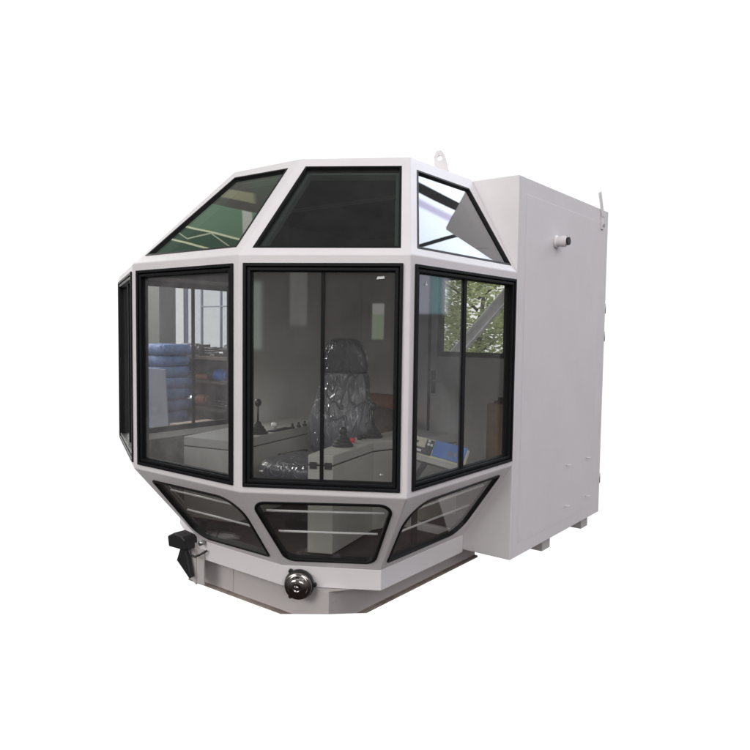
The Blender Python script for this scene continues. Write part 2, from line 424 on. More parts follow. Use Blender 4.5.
# ---- lower rounded windows with two guard rails behind the glass
RAILS = {('low', 1, 2): [(.30, .66)], ('low', 2, 3): [], ('low', 3, 4): []}
for key in (('low', 1, 2), ('low', 2, 3), ('low', 3, 4)):
    o, n = frameof(*key); w = corners(key)
    bm = BM(); ring(bm, w, offset(w, n, .016), n, -.03, .006)
    fr = link('lower_window_gasket', bm, M['rubber'], cabin, bevel=.004)
    bm = BM(); slab(bm, offset(w, n, .012), n, -.012, -.006); link('lower_window_pane', bm, M['glass'], fr)
    raw = {('low', 1, 2): [(-.169, .334, -.423), (.414, .324, -.412), (.486, .039, -.049), (-.203, .043, -.054)],
           ('low', 2, 3): [(.495, .349, -.418), (.888, .579, -.412), (1.142, .394, -.035), (.554, .054, -.048)],
           ('low', 3, 4): [(.921, .627, -.412), (.923, 1.324, -.410), (1.173, 1.346, -.039), (1.162, .475, -.050)]}[key]
    bl, br, tr, tl = [V(p) for p in flatten(raw, n, o)]
    for t in (.76, .42):
        a = bl.lerp(tl, t); c = br.lerp(tr, t); d = (c-a).normalized()
        bm = BM(); tube(bm, [a+d*.03-n*.035, c-d*.03-n*.035], .0055, 10); link('guard_rail', bm, M['bar'], fr, smooth=True)

# ---- skirt below the lower windows
bm = BM(); n_ = len(R)
def inset2(poly, d):
    pts = offset([p3(q, 0) for q in poly], V((0, 0, 1)), d); return [(p.x, p.y) for p in pts]
Rin = inset2(R, .02)
for zz0, zz1, OO, II in ((Z0B, Z0, R, Rin),):
    lo = [[bm.verts.new(p3(q, z)) for q in poly] for poly, z in ((OO, zz0), (OO, zz1), (II, zz1), (II, zz0))]
    for a in range(4):
        A, B = lo[a], lo[(a+1) % 4]
        for i in range(n_): bm.faces.new((A[i], A[(i+1) % n_], B[(i+1) % n_], B[i]))
skirt = link('skirt', bm, M['paint'], cabin, bevel=.003)
# floor of the glazed part (brown rubber mat)
bm = BM(); prism(bm, inset2(R, .024), -.50, -.478); link('floor_pan', bm, M['floor'], cabin)

# ---- rear housing
X0, X1, Y0, Y1, ZB, ZT = -1.175, 1.1989, 1.427, 2.838, -.544, 1.6125
bm = BM()
# front bulkhead with the opening into the glazed part
opening = [(-.84, -.44), (.85, -.44), (1.150, -.005), (1.150, 1.075), (.86, 1.575), (-.84, 1.575), (-1.0, 1.3), (-1.0, -.2)]
def plate_with_hole(bm, outer, hole, y0, y1):
    edges = []
    for loop in (outer, hole):
        vs = [bm.verts.new((x, y0, z)) for x, z in loop]
        edges += [bm.edges.new((vs[a], vs[(a+1) % len(vs)])) for a in range(len(vs))]
    r = bmesh.ops.triangle_fill(bm, use_beauty=True, edges=edges, normal=(0, -1, 0))
    fs = [g for g in r['geom'] if isinstance(g, bmesh.types.BMFace)]
    e = bmesh.ops.extrude_face_region(bm, geom=fs)
    for g in e['geom']:
        if isinstance(g, bmesh.types.BMVert): g.co.y = y1
plate_with_hole(bm, [(X0, ZB), (X1, ZB), (X1, ZT), (X0, ZT)], opening, Y0, Y0+.03)
plate_with_hole(bm, [(X0, ZB), (X1, ZB), (X1, ZT), (X0, ZT)], [(-.27, -.44), (.55, -.44), (.55, 1.42), (-.27, 1.42)], Y1-.04, Y1)
box(bm, (X1-.035, Y0+.03, ZB), (X1, Y1-.04, ZT))
box(bm, (X0, Y0+.03, ZB), (X0+.035, Y1-.04, ZT))
box(bm, (X0+.035, Y0+.03, ZT-.03), (X1-.035, Y1-.04, ZT))
box(bm, (X0+.035, Y0+.03, ZB), (X1-.035, Y1-.04, ZB+.03))
housing = link('rear_housing', bm, M['paint'], cabin, bevel=.004)
# interior lining, floor and headliner of the housing
bm = BM()
box(bm, (X0+.04, Y0+.034, ZB+.05), (-1.0, Y1-.044, ZT-.05))
plate_with_hole(bm, [(-.998, ZB+.05), (X1-.04, ZB+.05), (X1-.04, ZT-.05), (-.998, ZT-.05)], [(-.268, -.435), (.549, -.435), (.549, 1.418), (-.268, 1.418)], Y1-.056, Y1-.044)
link('wall_lining', bm, M['inner'], housing)
bm = BM(); box(bm, (-.998, Y0+.034, ZT-.046), (X1-.04, Y1-.06, ZT-.034)); link('headliner', bm, M['liner'], housing)
bm = BM(); box(bm, (-.998, Y0+.034, -.478), (X1-.04, Y1-.06, -.455)); link('floor_mat', bm, M['floor'], housing)
# headliner under the glazed roof
Qi = offset([p3(q, 0) for q in Q], V((0, 0, 1)), .05)
bm = BM(); prism(bm, [(p.x, p.y) for p in Qi], Z3-.040, Z3-.028); link('roof_lining', bm, M['liner'], cabin)
# left roof slope kept opaque, dark lining added to block the white surround
for i, j in ((5, 0), (0, 1)):
    o, n = frameof('top', i, j); f = offset(facet('top', i, j), n, .04)
    bm = BM(); slab(bm, f, n, -.040, -.028); link('roof_lining', bm, M['liner'], cabin)

for i, j in ((5, 0), (0, 1)):  # dark panels added to deepen the tone below the left window
    o, n = frameof('low', i, j); f = offset(facet('low', i, j), n, .04)
    bm = BM(); slab(bm, f, n, -.040, -.028); link('lower_dark_panel', bm, M['lining'], cabin)
# back door with its window
DZ0, DZ1, DX0, DX1 = -.430, 1.408, -.245, .538
bm = BM()
plate_with_hole(bm, [(DX0, DZ0), (DX1, DZ0), (DX1, DZ1), (DX0, DZ1)], [(-.16, .56), (.46, .56), (.46, 1.20), (-.16, 1.20)], Y1-.060, Y1-.012)
door = link('door', bm, M['inner'], housing, bevel=.003); door['label'] = 'grey rear door with a black framed window'
bm = BM()
f = [V((-.172, 0, .548)), V((.472, 0, .548)), V((.472, 0, 1.212)), V((-.172, 0, 1.212))]
for p in f: p.y = Y1-.060
n = V((0, -1, 0)); ring(bm, f, offset(f, n, .040), n, -.03, .014); dwf = link('door_window_frame', bm, M['frame'], door, bevel=.003)
bm = BM(); slab(bm, offset(f, n, .036), n, -.016, -.011); link('door_window_pane', bm, M['glass'], dwf)
bm = BM()
for a in ((DX0-.024, DZ0, DX0-.001, DZ1), (DX1, DZ0, DX1+.012, DZ1), (DX0-.016, DZ1, DX1+.012, DZ1+.010)):
    box(bm, (a[0], Y1-.064, a[1]), (a[2], Y1-.02, a[3]))
link('door_seal', bm, M['rubber'], door)
bm = BM(); box(bm, (-.232, Y1-.070, .235), (-.192, Y1-.060, .425)); h = link('door_handle', bm, M['frame'], door, bevel=.002)
bm = BM(); tube(bm, [(-.212, Y1-.066, .345), (-.212, Y1-.112, .345), (-.205, Y1-.118, .345), (-.11, Y1-.118, .343)], .008, 10); link('lever', bm, M['steel'], h, smooth=True)

# raised access panel on the right side, lifting hooks, plug
bm = BM(); slab(bm, [V((X1, 1.525, -.468)), V((X1, 2.686, -.468)), V((X1, 2.686, 1.520)), V((X1, 1.525, 1.520))], V((1, 0, 0)), .0, .0022)
panel = link('side_panel', bm, M['paint'], housing, bevel=.0012)
for y, z in ((2.199, -.109), (2.547, -.107), (2.192, -.379), (2.56, -.378)):
    bm = BM()
    tube(bm, [(X1+.004, y, z), (X1+.016, y, z), (X1+.022, y+.006, z+.001), (X1+.022, y+.036, z-.002), (X1+.018, y+.042, z-.004)], .0035, 8)
    link('hook', bm, M['white'], panel, smooth=True)
bm = BM(); lathe(bm, [(0, 0), (0, .040), (.008, .040), (.012, .030), (.035, .030), (.036, .034), (.060, .034), (.062, .026), (.072, .026), (.072, .0)], (X1+.003, 1.935, 1.302), (1, 0, 0), 24)
plug = link('cable_gland', bm, M['paint'], panel, bevel=.001)
bm = BM(); lathe(bm, [(0, 0), (0, .024), (.012, .024), (.012, .0)], (X1+.075, 1.935, 1.302), (1, 0, 0), 24); link('gland_plug', bm, M['black'], plug)
# hinges on the rear edge
for z in (.93, .73, -.30):
    bm = BM(); tube(bm, [(X1-.010, Y1+.012, z-.035), (X1-.010, Y1+.012, z+.035)], .010, 12); link('hinge', bm, M['steel'], housing, smooth=True)
# lifting lugs
def lug(pos, ang, hgt, wid, th=.012, tilt=0, par=cabin):
    bm = BM(); n = 10
    prof = [(-wid/2, 0), (wid/2, 0), (wid/2*.72, hgt*.78), (wid/2*.35, hgt), (-wid/2*.35, hgt), (-wid/2*.72, hgt*.78)]
    hole = [(.014*math.cos(2*PI*k/12), hgt*.66+.014*math.sin(2*PI*k/12)) for k in range(12)]
    plate_with_hole(bm, prof, hole, -th/2, th/2)
    Rm = Matrix.Translation(V(pos)) @ Matrix.Rotation(ang, 4, 'Z') @ Matrix.Rotation(tilt, 4, 'Y')
    bmesh.ops.transform(bm, matrix=Rm, verts=bm.verts[:])
    return link('lifting_lug', bm, M['paint'], par, bevel=.002)
lug((.850, 1.185, Z3), math.radians(25), .120, .080, tilt=-.16)
# rear bent lifting strap
bm = BM()
pts = [(2.715, 1.478), (2.715, 1.56), (2.64, 1.715)]
for (y0, z0), (y1, z1) in zip(pts, pts[1:]):
    d = V((0, y1-y0, z1-z0)).normalized(); s = V((0, -d.z, d.y))*.019; e = d*.004
    a, c = V((X1+.001, y0, z0))-e, V((X1+.001, y1, z1))+e
    slab(bm, [a-s, a+s, c+s, c-s], V((1, 0, 0)), 0, .010)
lug2 = link('lifting_strap', bm, M['paint'], housing, bevel=.002)
bm = BM(); lathe(bm, [(0, 0), (0, .011), (.007, .011), (.007, 0)], (X1+.011, 2.715, 1.50), (1, 0, 0), 6); link('bolt', bm, M['steel'], lug2)

# ---- base frame: two channel rails meeting at the front corner, cross members, feet under the housing
bm = BM()
BZ0, BZ1 = -.752, -.5605
VX, VY = .698, .45
def channelX(x0, x1, y, s):      # web faces -y
    box(bm, (x0, y, BZ0+.012), (x1, y+.012, BZ1)); 
    box(bm, (x0, y-.022, BZ0), (x1, y+.07, BZ0+.012)); box(bm, (x0, y+.012, BZ1-.012), (x1, y+.07, BZ1-.0005))
channelX(-.40, VX-.012, VY, 1)
box(bm, (VX-.012, VY, BZ0+.012), (VX, 1.92, BZ1)); box(bm, (VX-.07, VY-.022, BZ0-.001), (VX+.022, 1.92, BZ0+.0115))
box(bm, (VX-.07, VY+.0125, BZ1-.0125), (VX-.012, 1.92, BZ1-.001))
for y in (1.0, 1.60): box(bm, (-.35, y, BZ0+.013), (VX-.013, y+.05, BZ1-.014))
box(bm, (-.352, VY+.071, BZ0+.013), (-.30, 1.9, BZ1-.014))
# the mitred front corner
a, b_, c_ = V((.485, .45, -.731)), V((.698, .45, -.675)), V((.698, .726, -.758))
n = (b_-a).cross(c_-a).normalized()
if n.z < 0: n = -n
g = bmesh.ops.bisect_plane(bm, geom=bm.verts[:]+bm.edges[:]+bm.faces[:], plane_co=a, plane_no=n, clear_inner=True)
bmesh.ops.holes_fill(bm, edges=[e for e in bm.edges if e.is_boundary], sides=0)
for f in bm.faces:
    if f.calc_center_median().z < BZ0+.0125 : f.material_index = 1
base = link('base_frame', bm, [M['base'], M['flange']], cabin)
for y in (1.93, 2.58):
    bm = BM(); box(bm, (.93, y, -.622), (X1-.03, y+.012, ZB-.0005)); box(bm, (.93, y+.0125, -.622), (X1-.03, y+.12, -.620)); box(bm, (X1-.042, y+.0125, -.6195), (X1-.03, y+.12, ZB-.0005))
    link('foot', bm, M['base'], cabin)
for x, y in ((VX-.05, 1.62), (.0, 1.5)):
    bm = BM(); box(bm, (x-.02, y, BZ1), (x+.02, y+.05, ZB-.0005) if False else (x+.02, y+.05, BZ1+.012)); link('spacer_block', bm, M['base'], cabin)

# ---- gong bell on the skirt
ax = nC.copy(); bo = V((.540, .407, -.540)) - V((0, 0, 0)); bo = bo + ax*.004
bm = BM(); lathe(bm, [(0, 0), (0, .074), (.018, .0765), (.03, .074), (.03, 0)], bo, ax, 40)
for k in (90, 215, 325):
    d = Matrix.Rotation(math.radians(k+180), 3, ax) @ V((0, 0, 1))
    tube(bm, [bo+d*.079+ax*.002, bo+d*.079+ax*.020], .011, 12)
bell = link('warning_bell', bm, M['black'], cabin, bevel=.002); bell['label'] = 'round dark gong bell'
bm = BM(); prof = [(.0305, .066), (.034, .070), (.040, .071), (.046, .068), (.049, .062), (.050, .056), (.054, .052), (.064, .047), (.070, .038), (.073, .024), (.0735, .018), (.071, .016), (.071, 0)]
lathe(bm, prof, bo, ax, 48); gong = link('gong', bm, M['chrome'], bell, smooth=True)
bm = BM(); lathe(bm, [(.070, 0), (.070, .013), (.0755, .013), (.078, .006), (.078, 0)], bo, ax, 6); link('nut', bm, M['chrome'], gong)

# ---- dark work lamp on a tapered bracket at the left end of the base
Ln = V((-.215, .30, 0))
bm = BM()
hx0, hx1 = -.375, -.225
vs = []
prof = [(-.385, -.445), (-.330, -.418), (-.250, -.425), (-.225, -.438), (-.222, -.500), (-.375, -.505)]
A = [bm.verts.new((x, .27, z)) for x, z in prof]; B = [bm.verts.new((x, .36, z)) for x, z in prof]
bm.faces.new(A); bm.faces.new(B[::-1])
for i in range(6): bm.faces.new((A[i], A[(i+1) % 6], B[(i+1) % 6], B[i]))
lamp = link('work_lamp', bm, M['black'], cabin, bevel=.008); lamp['label'] = 'small dark lamp head on a tapered bracket'
bm = BM()
prof = [(-.305, -.5055), (-.260, -.5055), (-.212, -.655), (-.225, -.667), (-.340, -.585)]
A = [bm.verts.new((x, .30, z)) for x, z in prof]; B = [bm.verts.new((x, .33, z)) for x, z in prof]
bm.faces.new(A); bm.faces.new(B[::-1])
for i in range(5): bm.faces.new((A[i], A[(i+1) % 5], B[(i+1) % 5], B[i]))
link('lamp_bracket', bm, M['black'], lamp, bevel=.004)
bm = BM(); slab(bm, [V((-.285, .345, -.47)), V((-.215, .345, -.47)), V((-.215, .345, -.71)), V((-.30, .345, -.67))], V((0, -1, 0)), -.006, .006)
box(bm, (-.214, .345, -.70), (-.150, .352, -.50)); link('mounting_plate', bm, M['base'], cabin, bevel=.001)
bm = BM(); tube(bm, [(-.236, .31, -.47), (-.222, .30, -.505), (-.20, .295, -.525), (-.17, .30, -.53), (-.145, .32, -.515), (-.12, .345, -.495)], .006, 10)
link('lamp_cable', bm, M['black'], lamp, smooth=True)
bm = BM(); tube(bm, [(-.155, .32, -.455), (-.155, .357, -.455)], .014, 12); link('cable_grommet', bm, M['steel'], cabin, smooth=True)
# front tie plate on the left rail
bm = BM(); slab(bm, [V((-.20, .45, -.735)), V((-.02, .45, -.735)), V((-.02, .45, -.565)), V((-.20, .45, -.565))], V((0, -1, 0)), .001, .004); link('rail_plate', bm, M['base'], cabin)
# small gusset wedge where the skirt meets the corner of the base
bm = BM(); A = [bm.verts.new(p) for p in ((.700, .452, -.5600), (.80, .60, -.5600), (.70, .60, -.5600), (.71, .50, -.578))]
for t in ((0, 1, 2), (0, 3, 1), (1, 3, 2), (2, 3, 0)): bm.faces.new([A[k] for k in t])
link('gusset', bm, M['base'], cabin)

# ------------------------------------------------------------------ operator seat wrapped in plastic
def loft(bm, secs, n=28, pw=2.6):
    """secs: (centre, half width x, half depth y, tilt) stacked upward"""
    rings = []
    for c, a, b, t in secs:
        rr = []
        for k in range(n):
            th = 2*PI*k/n; cx, sx = math.cos(th), math.sin(th)
            x = a*math.copysign(abs(cx)**(2/pw), cx); y = b*math.copysign(abs(sx)**(2/pw), sx)
            rr.append(bm.verts.new(V(c)+V((x, y*math.cos(t), y*math.sin(t)))))
        rings.append(rr)
    for A, B in zip(rings, rings[1:]):
        for k in range(n): bm.faces.new((A[k], A[(k+1) % n], B[(k+1) % n], B[k]))
    for rr, fl in ((rings[0], True), (rings[-1], False)):
        c = sum((v.co for v in rr), V((0, 0, 0)))/n; cv = bm.verts.new(c)
        for k in range(n):
            t = (rr[k], rr[(k+1) % n], cv); bm.faces.new(t[::-1] if fl else t)
SX, SY = .015, 1.425
seat = root('operator_seat', (SX, 1.15, -.455), 'high backed dark operator seat still wrapped in crinkled clear plastic, between two consoles', 'seat')
rot = Matrix.Rotation(math.radians(14), 4, 'Z')
def spin(bm): bmesh.ops.transform(bm, matrix=Matrix.Translation(V((SX, 1.15, 0))) @ rot @ Matrix.Translation(V((-SX, -1.15, 0))), verts=bm.verts[:])
def secs(tab): return [(V((SX, SY+y, z*1.02)), a*.92, b, 0) for z, y, a, b in tab]
bm = BM()
loft(bm, secs([(-.10, -.03, .15, .05), (-.08, -.03, .21, .075), (-.02, -.025, .255, .085), (.06, -.02, .275, .09), (.15, -.01, .270, .085), (.24, 0, .235, .075), (.33, .015, .205, .068), (.40, .025, .20, .068), (.445, .03, .197, .067), (.470, .03, .18, .060)]))
spin(bm); bk = link('backrest', bm, M['wrap'], seat, smooth=True); sb = bk.modifiers.new('s', 'SUBSURF'); sb.levels = sb.render_levels = 2
bm = BM()
loft(bm, secs([(.455, .018, .172, .055), (.470, .02, .188, .064), (.52, .018, .192, .066), (.58, .018, .184, .066), (.63, .02, .150, .064), (.665, .025, .12, .052), (.683, .03, .08, .035)]))
spin(bm); hd = link('headrest', bm, M['wrap'], seat, smooth=True); sb = hd.modifiers.new('s', 'SUBSURF'); sb.levels = sb.render_levels = 2
bm = BM()
cx, cy = SX-.03, 1.0
rings = [(-.175, .17, .17), (-.165, .23, .235), (-.12, .262, .265), (-.07, .262, .27), (-.045, .235, .245), (-.038, .17, .18)]
loft(bm, [(V((cx, cy, z)), a, b, 0) for z, a, b in rings], pw=3.2)
spin(bm); cu = link('seat_cushion', bm, M['wrap'], seat, smooth=True); sb = cu.modifiers.new('s', 'SUBSURF'); sb.levels = sb.render_levels = 2
bm = BM(); lathe(bm, [(-.478+.455-.455, .0), (-.478, .20), (-.46, .20), (-.44, .12), (-.40, .09), (-.21, .09), (-.20, .16), (-.175, .17), (-.17, 0)], (SX, 1.10, 0), (0, 0, 1), 28); link('pedestal', bm, M['black'], seat, bevel=.003)
for sx in (-1, 1):
    bm = BM(); box(bm, (SX+sx*.285-.022, 1.05, -.10), (SX+sx*.285+.022, 1.30, -.06)); link('side_bracket', bm, M['black'], seat, bevel=.008)

# ------------------------------------------------------------------ consoles
def lever(parent, x, y, z, h, s=1):
    bm = BM(); 
    pr = [(0, 0), (0, .062), (.010, .062), (.016, .052), (.026, .050), (.032, .040), (.044, .038), (.050, .027), (.066, .022), (.078, .012), (.078, 0)]
    lathe(bm, [(d*s, r*s) for d, r in pr], (x, y, z), (0, 0, 1), 20); bt = link('lever_boot', bm, M['boot'], parent, smooth=False)
    bm = BM(); tube(bm, [(x, y, z+.07*s), (x, y, z+h-.02)], .0065, 10); link('lever_rod', bm, M['black'], bt, smooth=True)
    bm = BM(); lathe(bm, [(-.026, 0), (-.024, .012), (-.012, .020), (0, .023), (.014, .020), (.024, .012), (.026, 0)], (x, y, z+h), (0, 0, 1), 18); link('lever_knob', bm, M['black'], bt, smooth=True)
conR = root('control_console', (.40, 1.1, -.455), 'beige right hand control console with tall lever and black hinges, nearest the front glass', 'control console', 'control consoles')
polyR = [(.415, .590), (.540, .652), (.425, 1.15), (.62, 1.80), (.22, 1.80), (.22, 1.20), (.235, 1.16)]
bm = BM(); prism(bm, polyR, -.454, .020); body = link('console_body', bm, M['console'], conR, bevel=.004)
pi_ = offset([p3(q, 0) for q in polyR], V((0, 0, 1)), .004)
bm = BM(); prism(bm, [(p.x, p.y) for p in pi_], .0205, .027); link('lid_seam', bm, M['black'], conR)
bm = BM(); prism(bm, polyR, .0275, .08); lid = link('console_lid', bm, M['console'], conR, bevel=.005)
d_ = (V((.540, .652, 0))-V((.415, .590, 0))).normalized(); nf = V((d_.y, -d_.x, 0))
for t in (.012, .095):
    o = V((.415, .590, .024))+d_*t; bm = BM()
    slab(bm, [o+V((0, 0, -.018)), o+d_*.040+V((0, 0, -.018)), o+d_*.040+V((0, 0, .018)), o+V((0, 0, .018))], nf, .001, .010); link('console_hinge', bm, M['black'], conR, bevel=.003)
lever(conR, .295, 1.31, .08, .195, 1.0)
lever(conR, .375, .925, .08, .085, 1.0)
for x, y, mt in ((.335, 1.06, 'red'), (.300, 1.17, 'black'), (.295, 1.22, 'black')):
    bm = BM(); lathe(bm, [(0, 0), (0, .014), (.010, .014), (.012, .018), (.026, .016), (.029, 0)], (x, y, .0805), (0, 0, 1), 16); kb = link('push_button', bm, M[mt], lid, bevel=.001)
    if mt == 'red': kb['label'] = 'red push button'
conL = root('control_console', (-.50, 1.15, -.455), 'beige left hand control console with a row of small switches, beyond the seat', 'control console', 'control consoles')
polyL = [(-.345, .70), (-.325, .80), (-.515, 1.75), (-.90, 1.75), (-.78, .95), (-.70, .62)]
bm = BM(); prism(bm, polyL, -.454, -.005); link('console_body', bm, M['console'], conL, bevel=.004)
pi_ = offset([p3(q, 0) for q in polyL], V((0, 0, 1)), .004)
bm = BM(); prism(bm, [(p.x, p.y) for p in pi_], -.0045, .001); link('lid_seam', bm, M['black'], conL)
bm = BM(); prism(bm, polyL, .0015, .06); lidL = link('console_lid', bm, M['console'], conL, bevel=.005)
lever(conL, -.445, 1.02, .06, .205, 1.05)
bm = BM(); prism(bm, [(-.46, 1.12), (-.41, 1.13), (-.45, 1.34), (-.50, 1.33)], .0605, .068); link('switch_plate', bm, M['black'], lidL)
bm = BM(); lathe(bm, [(0, 0), (0, .012), (.02, .012), (.025, .024), (.045, .022), (.052, 0)], (-.455, 1.18, .068), (0, 0, 1), 18); link('selector_knob', bm, M['white'], lidL, smooth=True)
for y in (1.34, 1.42, 1.50):
    bm = BM(); x = -.40-(y-1.15)*.22
    lathe(bm, [(0, 0), (0, .017), (.012, .016), (.016, .008), (.034, .007), (.038, 0)], (x, y, .0605), (0, 0, 1), 14); link('switch', bm, M['black'], lidL, bevel=.001)

# ------------------------------------------------------------------ instrument leaning inside the right window
ins = root('instrument_unit', (.80, 1.1, -.478), 'cream and blue instrument unit with dark display, tilted on a stand inside the right window', 'instrument')
# axes of the tilted face: u to the right (down a little), v up, n towards the viewer
def face_pts(o, u, v, rects): pass
nI = V((.16, -.90, .40)).normalized()
uI = V((0, 0, 1)).cross(nI).normalized(); vI = nI.cross(uI)
rotI = Matrix.Rotation(math.radians(-9), 3, nI); uI = rotI @ uI; vI = rotI @ vI
cI = V((.965, .99, .118))
def ibox(name, mat, x0, x1, y0, y1, h0, h1, par=ins, bev=.002):
    bm = BM(); slab(bm, [cI+uI*x0+vI*y0, cI+uI*x1+vI*y0, cI+uI*x1+vI*y1, cI+uI*x0+vI*y1], nI, h0, h1); return link(name, bm, mat, par, bevel=bev)
HW, HH = .170, .050
ibox('unit_body', M['cream'], -HW, HW, -HH, HH, -.05, 0, bev=.005)
ibox('blue_cover', M['blue'], -.010, HW+.004, -HH+.014, HH+.002, .0005, .006)
dk = ibox('display', M['black'], -HW+.006, -.016, -HH+.010, -.004, .0005, .004)
ibox('display_window', M['white'], -HW+.022, -.075, -.030, -.018, .0045, .0055, dk, 0)
ibox('keypad', M['black'], -.062, -.014, -.003, HH-.006, .0005, .004)
for x, y in ((-.050, .012), (-.050, .030), (-.032, .012)):
    ibox('key', M['white'], x, x+.013, y, y+.012, .0045, .007, ins, 0)
ibox('printed_mark', M['black'], -.145, -.108, .014, .028, .0005, .0015, ins, 0)
for x in (.080, .110): ibox('printed_mark', M['locker'], x, x+.018, -.012, .012, .0065, .0072, ins, 0)
ibox('ledge', M['console'], -.10, HW+.03, -HH-.030, -HH-.002, -.06, .02)
bm = BM(); tube(bm, [(.77, 1.09, -.477), (.77, 1.09, -.08), (.86, 1.06, .03)], .018, 14); lathe(bm, [(-.476, 0), (-.476, .07), (-.468, .07), (-.466, 0)], (.77, 1.09, 0), (0, 0, 1), 20)
link('stand', bm, M['black'], ins, smooth=False)

# ------------------------------------------------------------------ things standing at the back of the cabin interior
def carton(lo, hi, label, rotz=0, mat='card'):
    bm = BM(); box(bm, lo, hi, rot=Matrix.Rotation(rotz, 3, 'Z'))
    o = link('cardboard_carton', bm, M[mat], None, bevel=.004); tag(o, label, 'carton'); 
    lo, hi = V(lo), V(hi)
    bm = BM(); c = (lo+hi)/2; box(bm, (c.x-.025, lo.y-.0012, hi.z-.10), (c.x+.025, lo.y-.0002, hi.z-.001), rot=Matrix.Rotation(rotz, 3, 'Z'), piv=c)
    box(bm, (c.x-.025, lo.y-.001, hi.z+.0003), (c.x+.025, hi.y, hi.z+.0013), rot=Matrix.Rotation(rotz, 3, 'Z'), piv=c)
    link('packing_tape', bm, M['spacer'], o)
    return o
carton((.53, 2.35, -.4545), (.90, 2.68, .235), 'tall brown cardboard carton standing in front of the rear door')
bm = BM(); 
for k in range(60):
    x = random.uniform(.57, .86); y = random.uniform(2.40, 2.64); box(bm, (x-.03, y-.02, .238), (x+.03, y+.02, .245+random.random()*.035), rot=Matrix.Rotation(random.random()*3, 3, 'Z'))
pk = link('cloth_bundle', bm, M['dwood']); tag(pk, 'crumpled dark cloth lying on top of the tall carton', 'cloth')
bm = BM(); slab(bm, [V((-.93, 2.70, -.4545)), V((-.40, 2.70, -.4545)), V((-.40, 2.70, .20)), V((-.93, 2.70, .20))], V((0, -1, 0)), -.03, 0)
o = link('plywood_board', bm, M['brown'], None, bevel=.002); tag(o, 'reddish brown board leaning at the back wall behind the seat', 'board')
bm = BM()
loft(bm, [(V((-.50, 2.40, z)), a, b, 0) for z, a, b in ((-.454, .20, .14), (-.40, .26, .18), (-.20, .28, .19), (-.02, .25, .17), (.08, .18, .13), (.12, .08, .06))], pw=2.5)
o = link('tool_bag', bm, M['dwood'], None, smooth=True); tag(o, 'bulging dark olive bag on the cabin floor in front of the reddish board', 'bag')

# ------------------------------------------------------------------ what shows through the far windows, standing on the workshop floor
bm = BM(); box(bm, (-5.05, 3.05, GND), (-4.42, 3.27, 1.45)); lk = link('steel_locker', bm, M['locker'], None, bevel=.006); tag(lk, 'tall grey steel locker behind the stack of blue sacks', 'locker')
for x in (-5.03, -4.725):
    bm = BM(); box(bm, (x, 3.038, GND+.10), (x+.29, 3.0485, 1.41)); d = link('locker_door', bm, M['locker'], lk, bevel=.003)
    bm = BM(); box(bm, (x+.24, 3.022, .25), (x+.26, 3.0375, .40)); link('handle', bm, M['steel'], d, bevel=.002)
pal = root('wooden_pallet', (-3.75, 2.6, GND), 'low wooden pallet carrying the stack of blue sacks', 'pallet')
for k in range(3):
    bm = BM(); box(bm, (-4.04, 2.36+k*.24, GND), (-3.44, 2.43+k*.24, GND+.09)); link('bearer', bm, M['wood'], pal)
for k in range(5):
    bm = BM(); box(bm, (-4.04+k*.125, 2.34, GND+.0905), (-4.04+k*.125+.10, 2.92, GND+.112)); link('deck_board', bm, M['wood'], pal)
names = ['lowest', 'second lowest', 'third', 'fourth', 'fifth', 'sixth', 'seventh', 'eighth', 'ninth', 'topmost']
for k in range(10):
    bm = BM(); z = GND+.112+k*.1225; cx, cy = -3.76+random.uniform(-.02, .02), 2.60+random.uniform(-.02, .02)
    loft(bm, [(V((cx, cy, z+h*1.09)), a, b, 0) for h, a, b in ((0.000, .26, .17), (.012, .29, .20), (.055, .30, .21), (.10, .29, .20), (.113, .26, .17))], n=40, pw=6)
    for v in bm.verts: v.co += V((random.uniform(-.010, .010), random.uniform(-.010, .010), random.uniform(-.003, .003)))
    o = link('blue_sack', bm, M['sack'], None, smooth=True)
    tag(o, f'{names[k]} blue sack counted upward in the stack on the pallet' if 0 < k < 9 else f'{names[k]} blue sack of the stack on the pallet', 'sack', 'blue sacks stacked on the pallet')
bm = BM(); box(bm, (-3.42, 2.20, GND), (-3.10, 2.215, .33), rot=Matrix.Rotation(.05, 3, 'X'))
o = link('plastic_sheet', bm, M['pale'], None, bevel=.002); tag(o, 'pale grey stiff plastic sheet standing in front of the blue sacks', 'plastic sheet')
wb = root('workbench', (-3.4, 3.2, GND), 'dark oily workbench covered with scrap metal, beyond the left windows', 'workbench')
bm = BM(); box(bm, (-4.37, 2.95, .40), (-2.75, 3.30, .44)); link('bench_top', bm, M['dwood'], wb, bevel=.004)
for x in (-4.34, -2.84):
    for y in (2.97, 3.20):
        bm = BM(); box(bm, (x, y, GND), (x+.06, y+.06, .3995)); link('leg', bm, M['dwood'], wb)
for z in (.12, -.20):
    bm = BM(); box(bm, (-4.27, 3.03, z), (-2.85, 3.27, z+.025)); link('shelf', bm, M['dwood'], wb)
bm = BM(); box(bm, (-4.37, 3.2995, -.72), (-2.75, 3.312, .3995)); link('dark_backing', bm, M['dwood'], wb)  # dark sheet added so the space below the bench stays dark
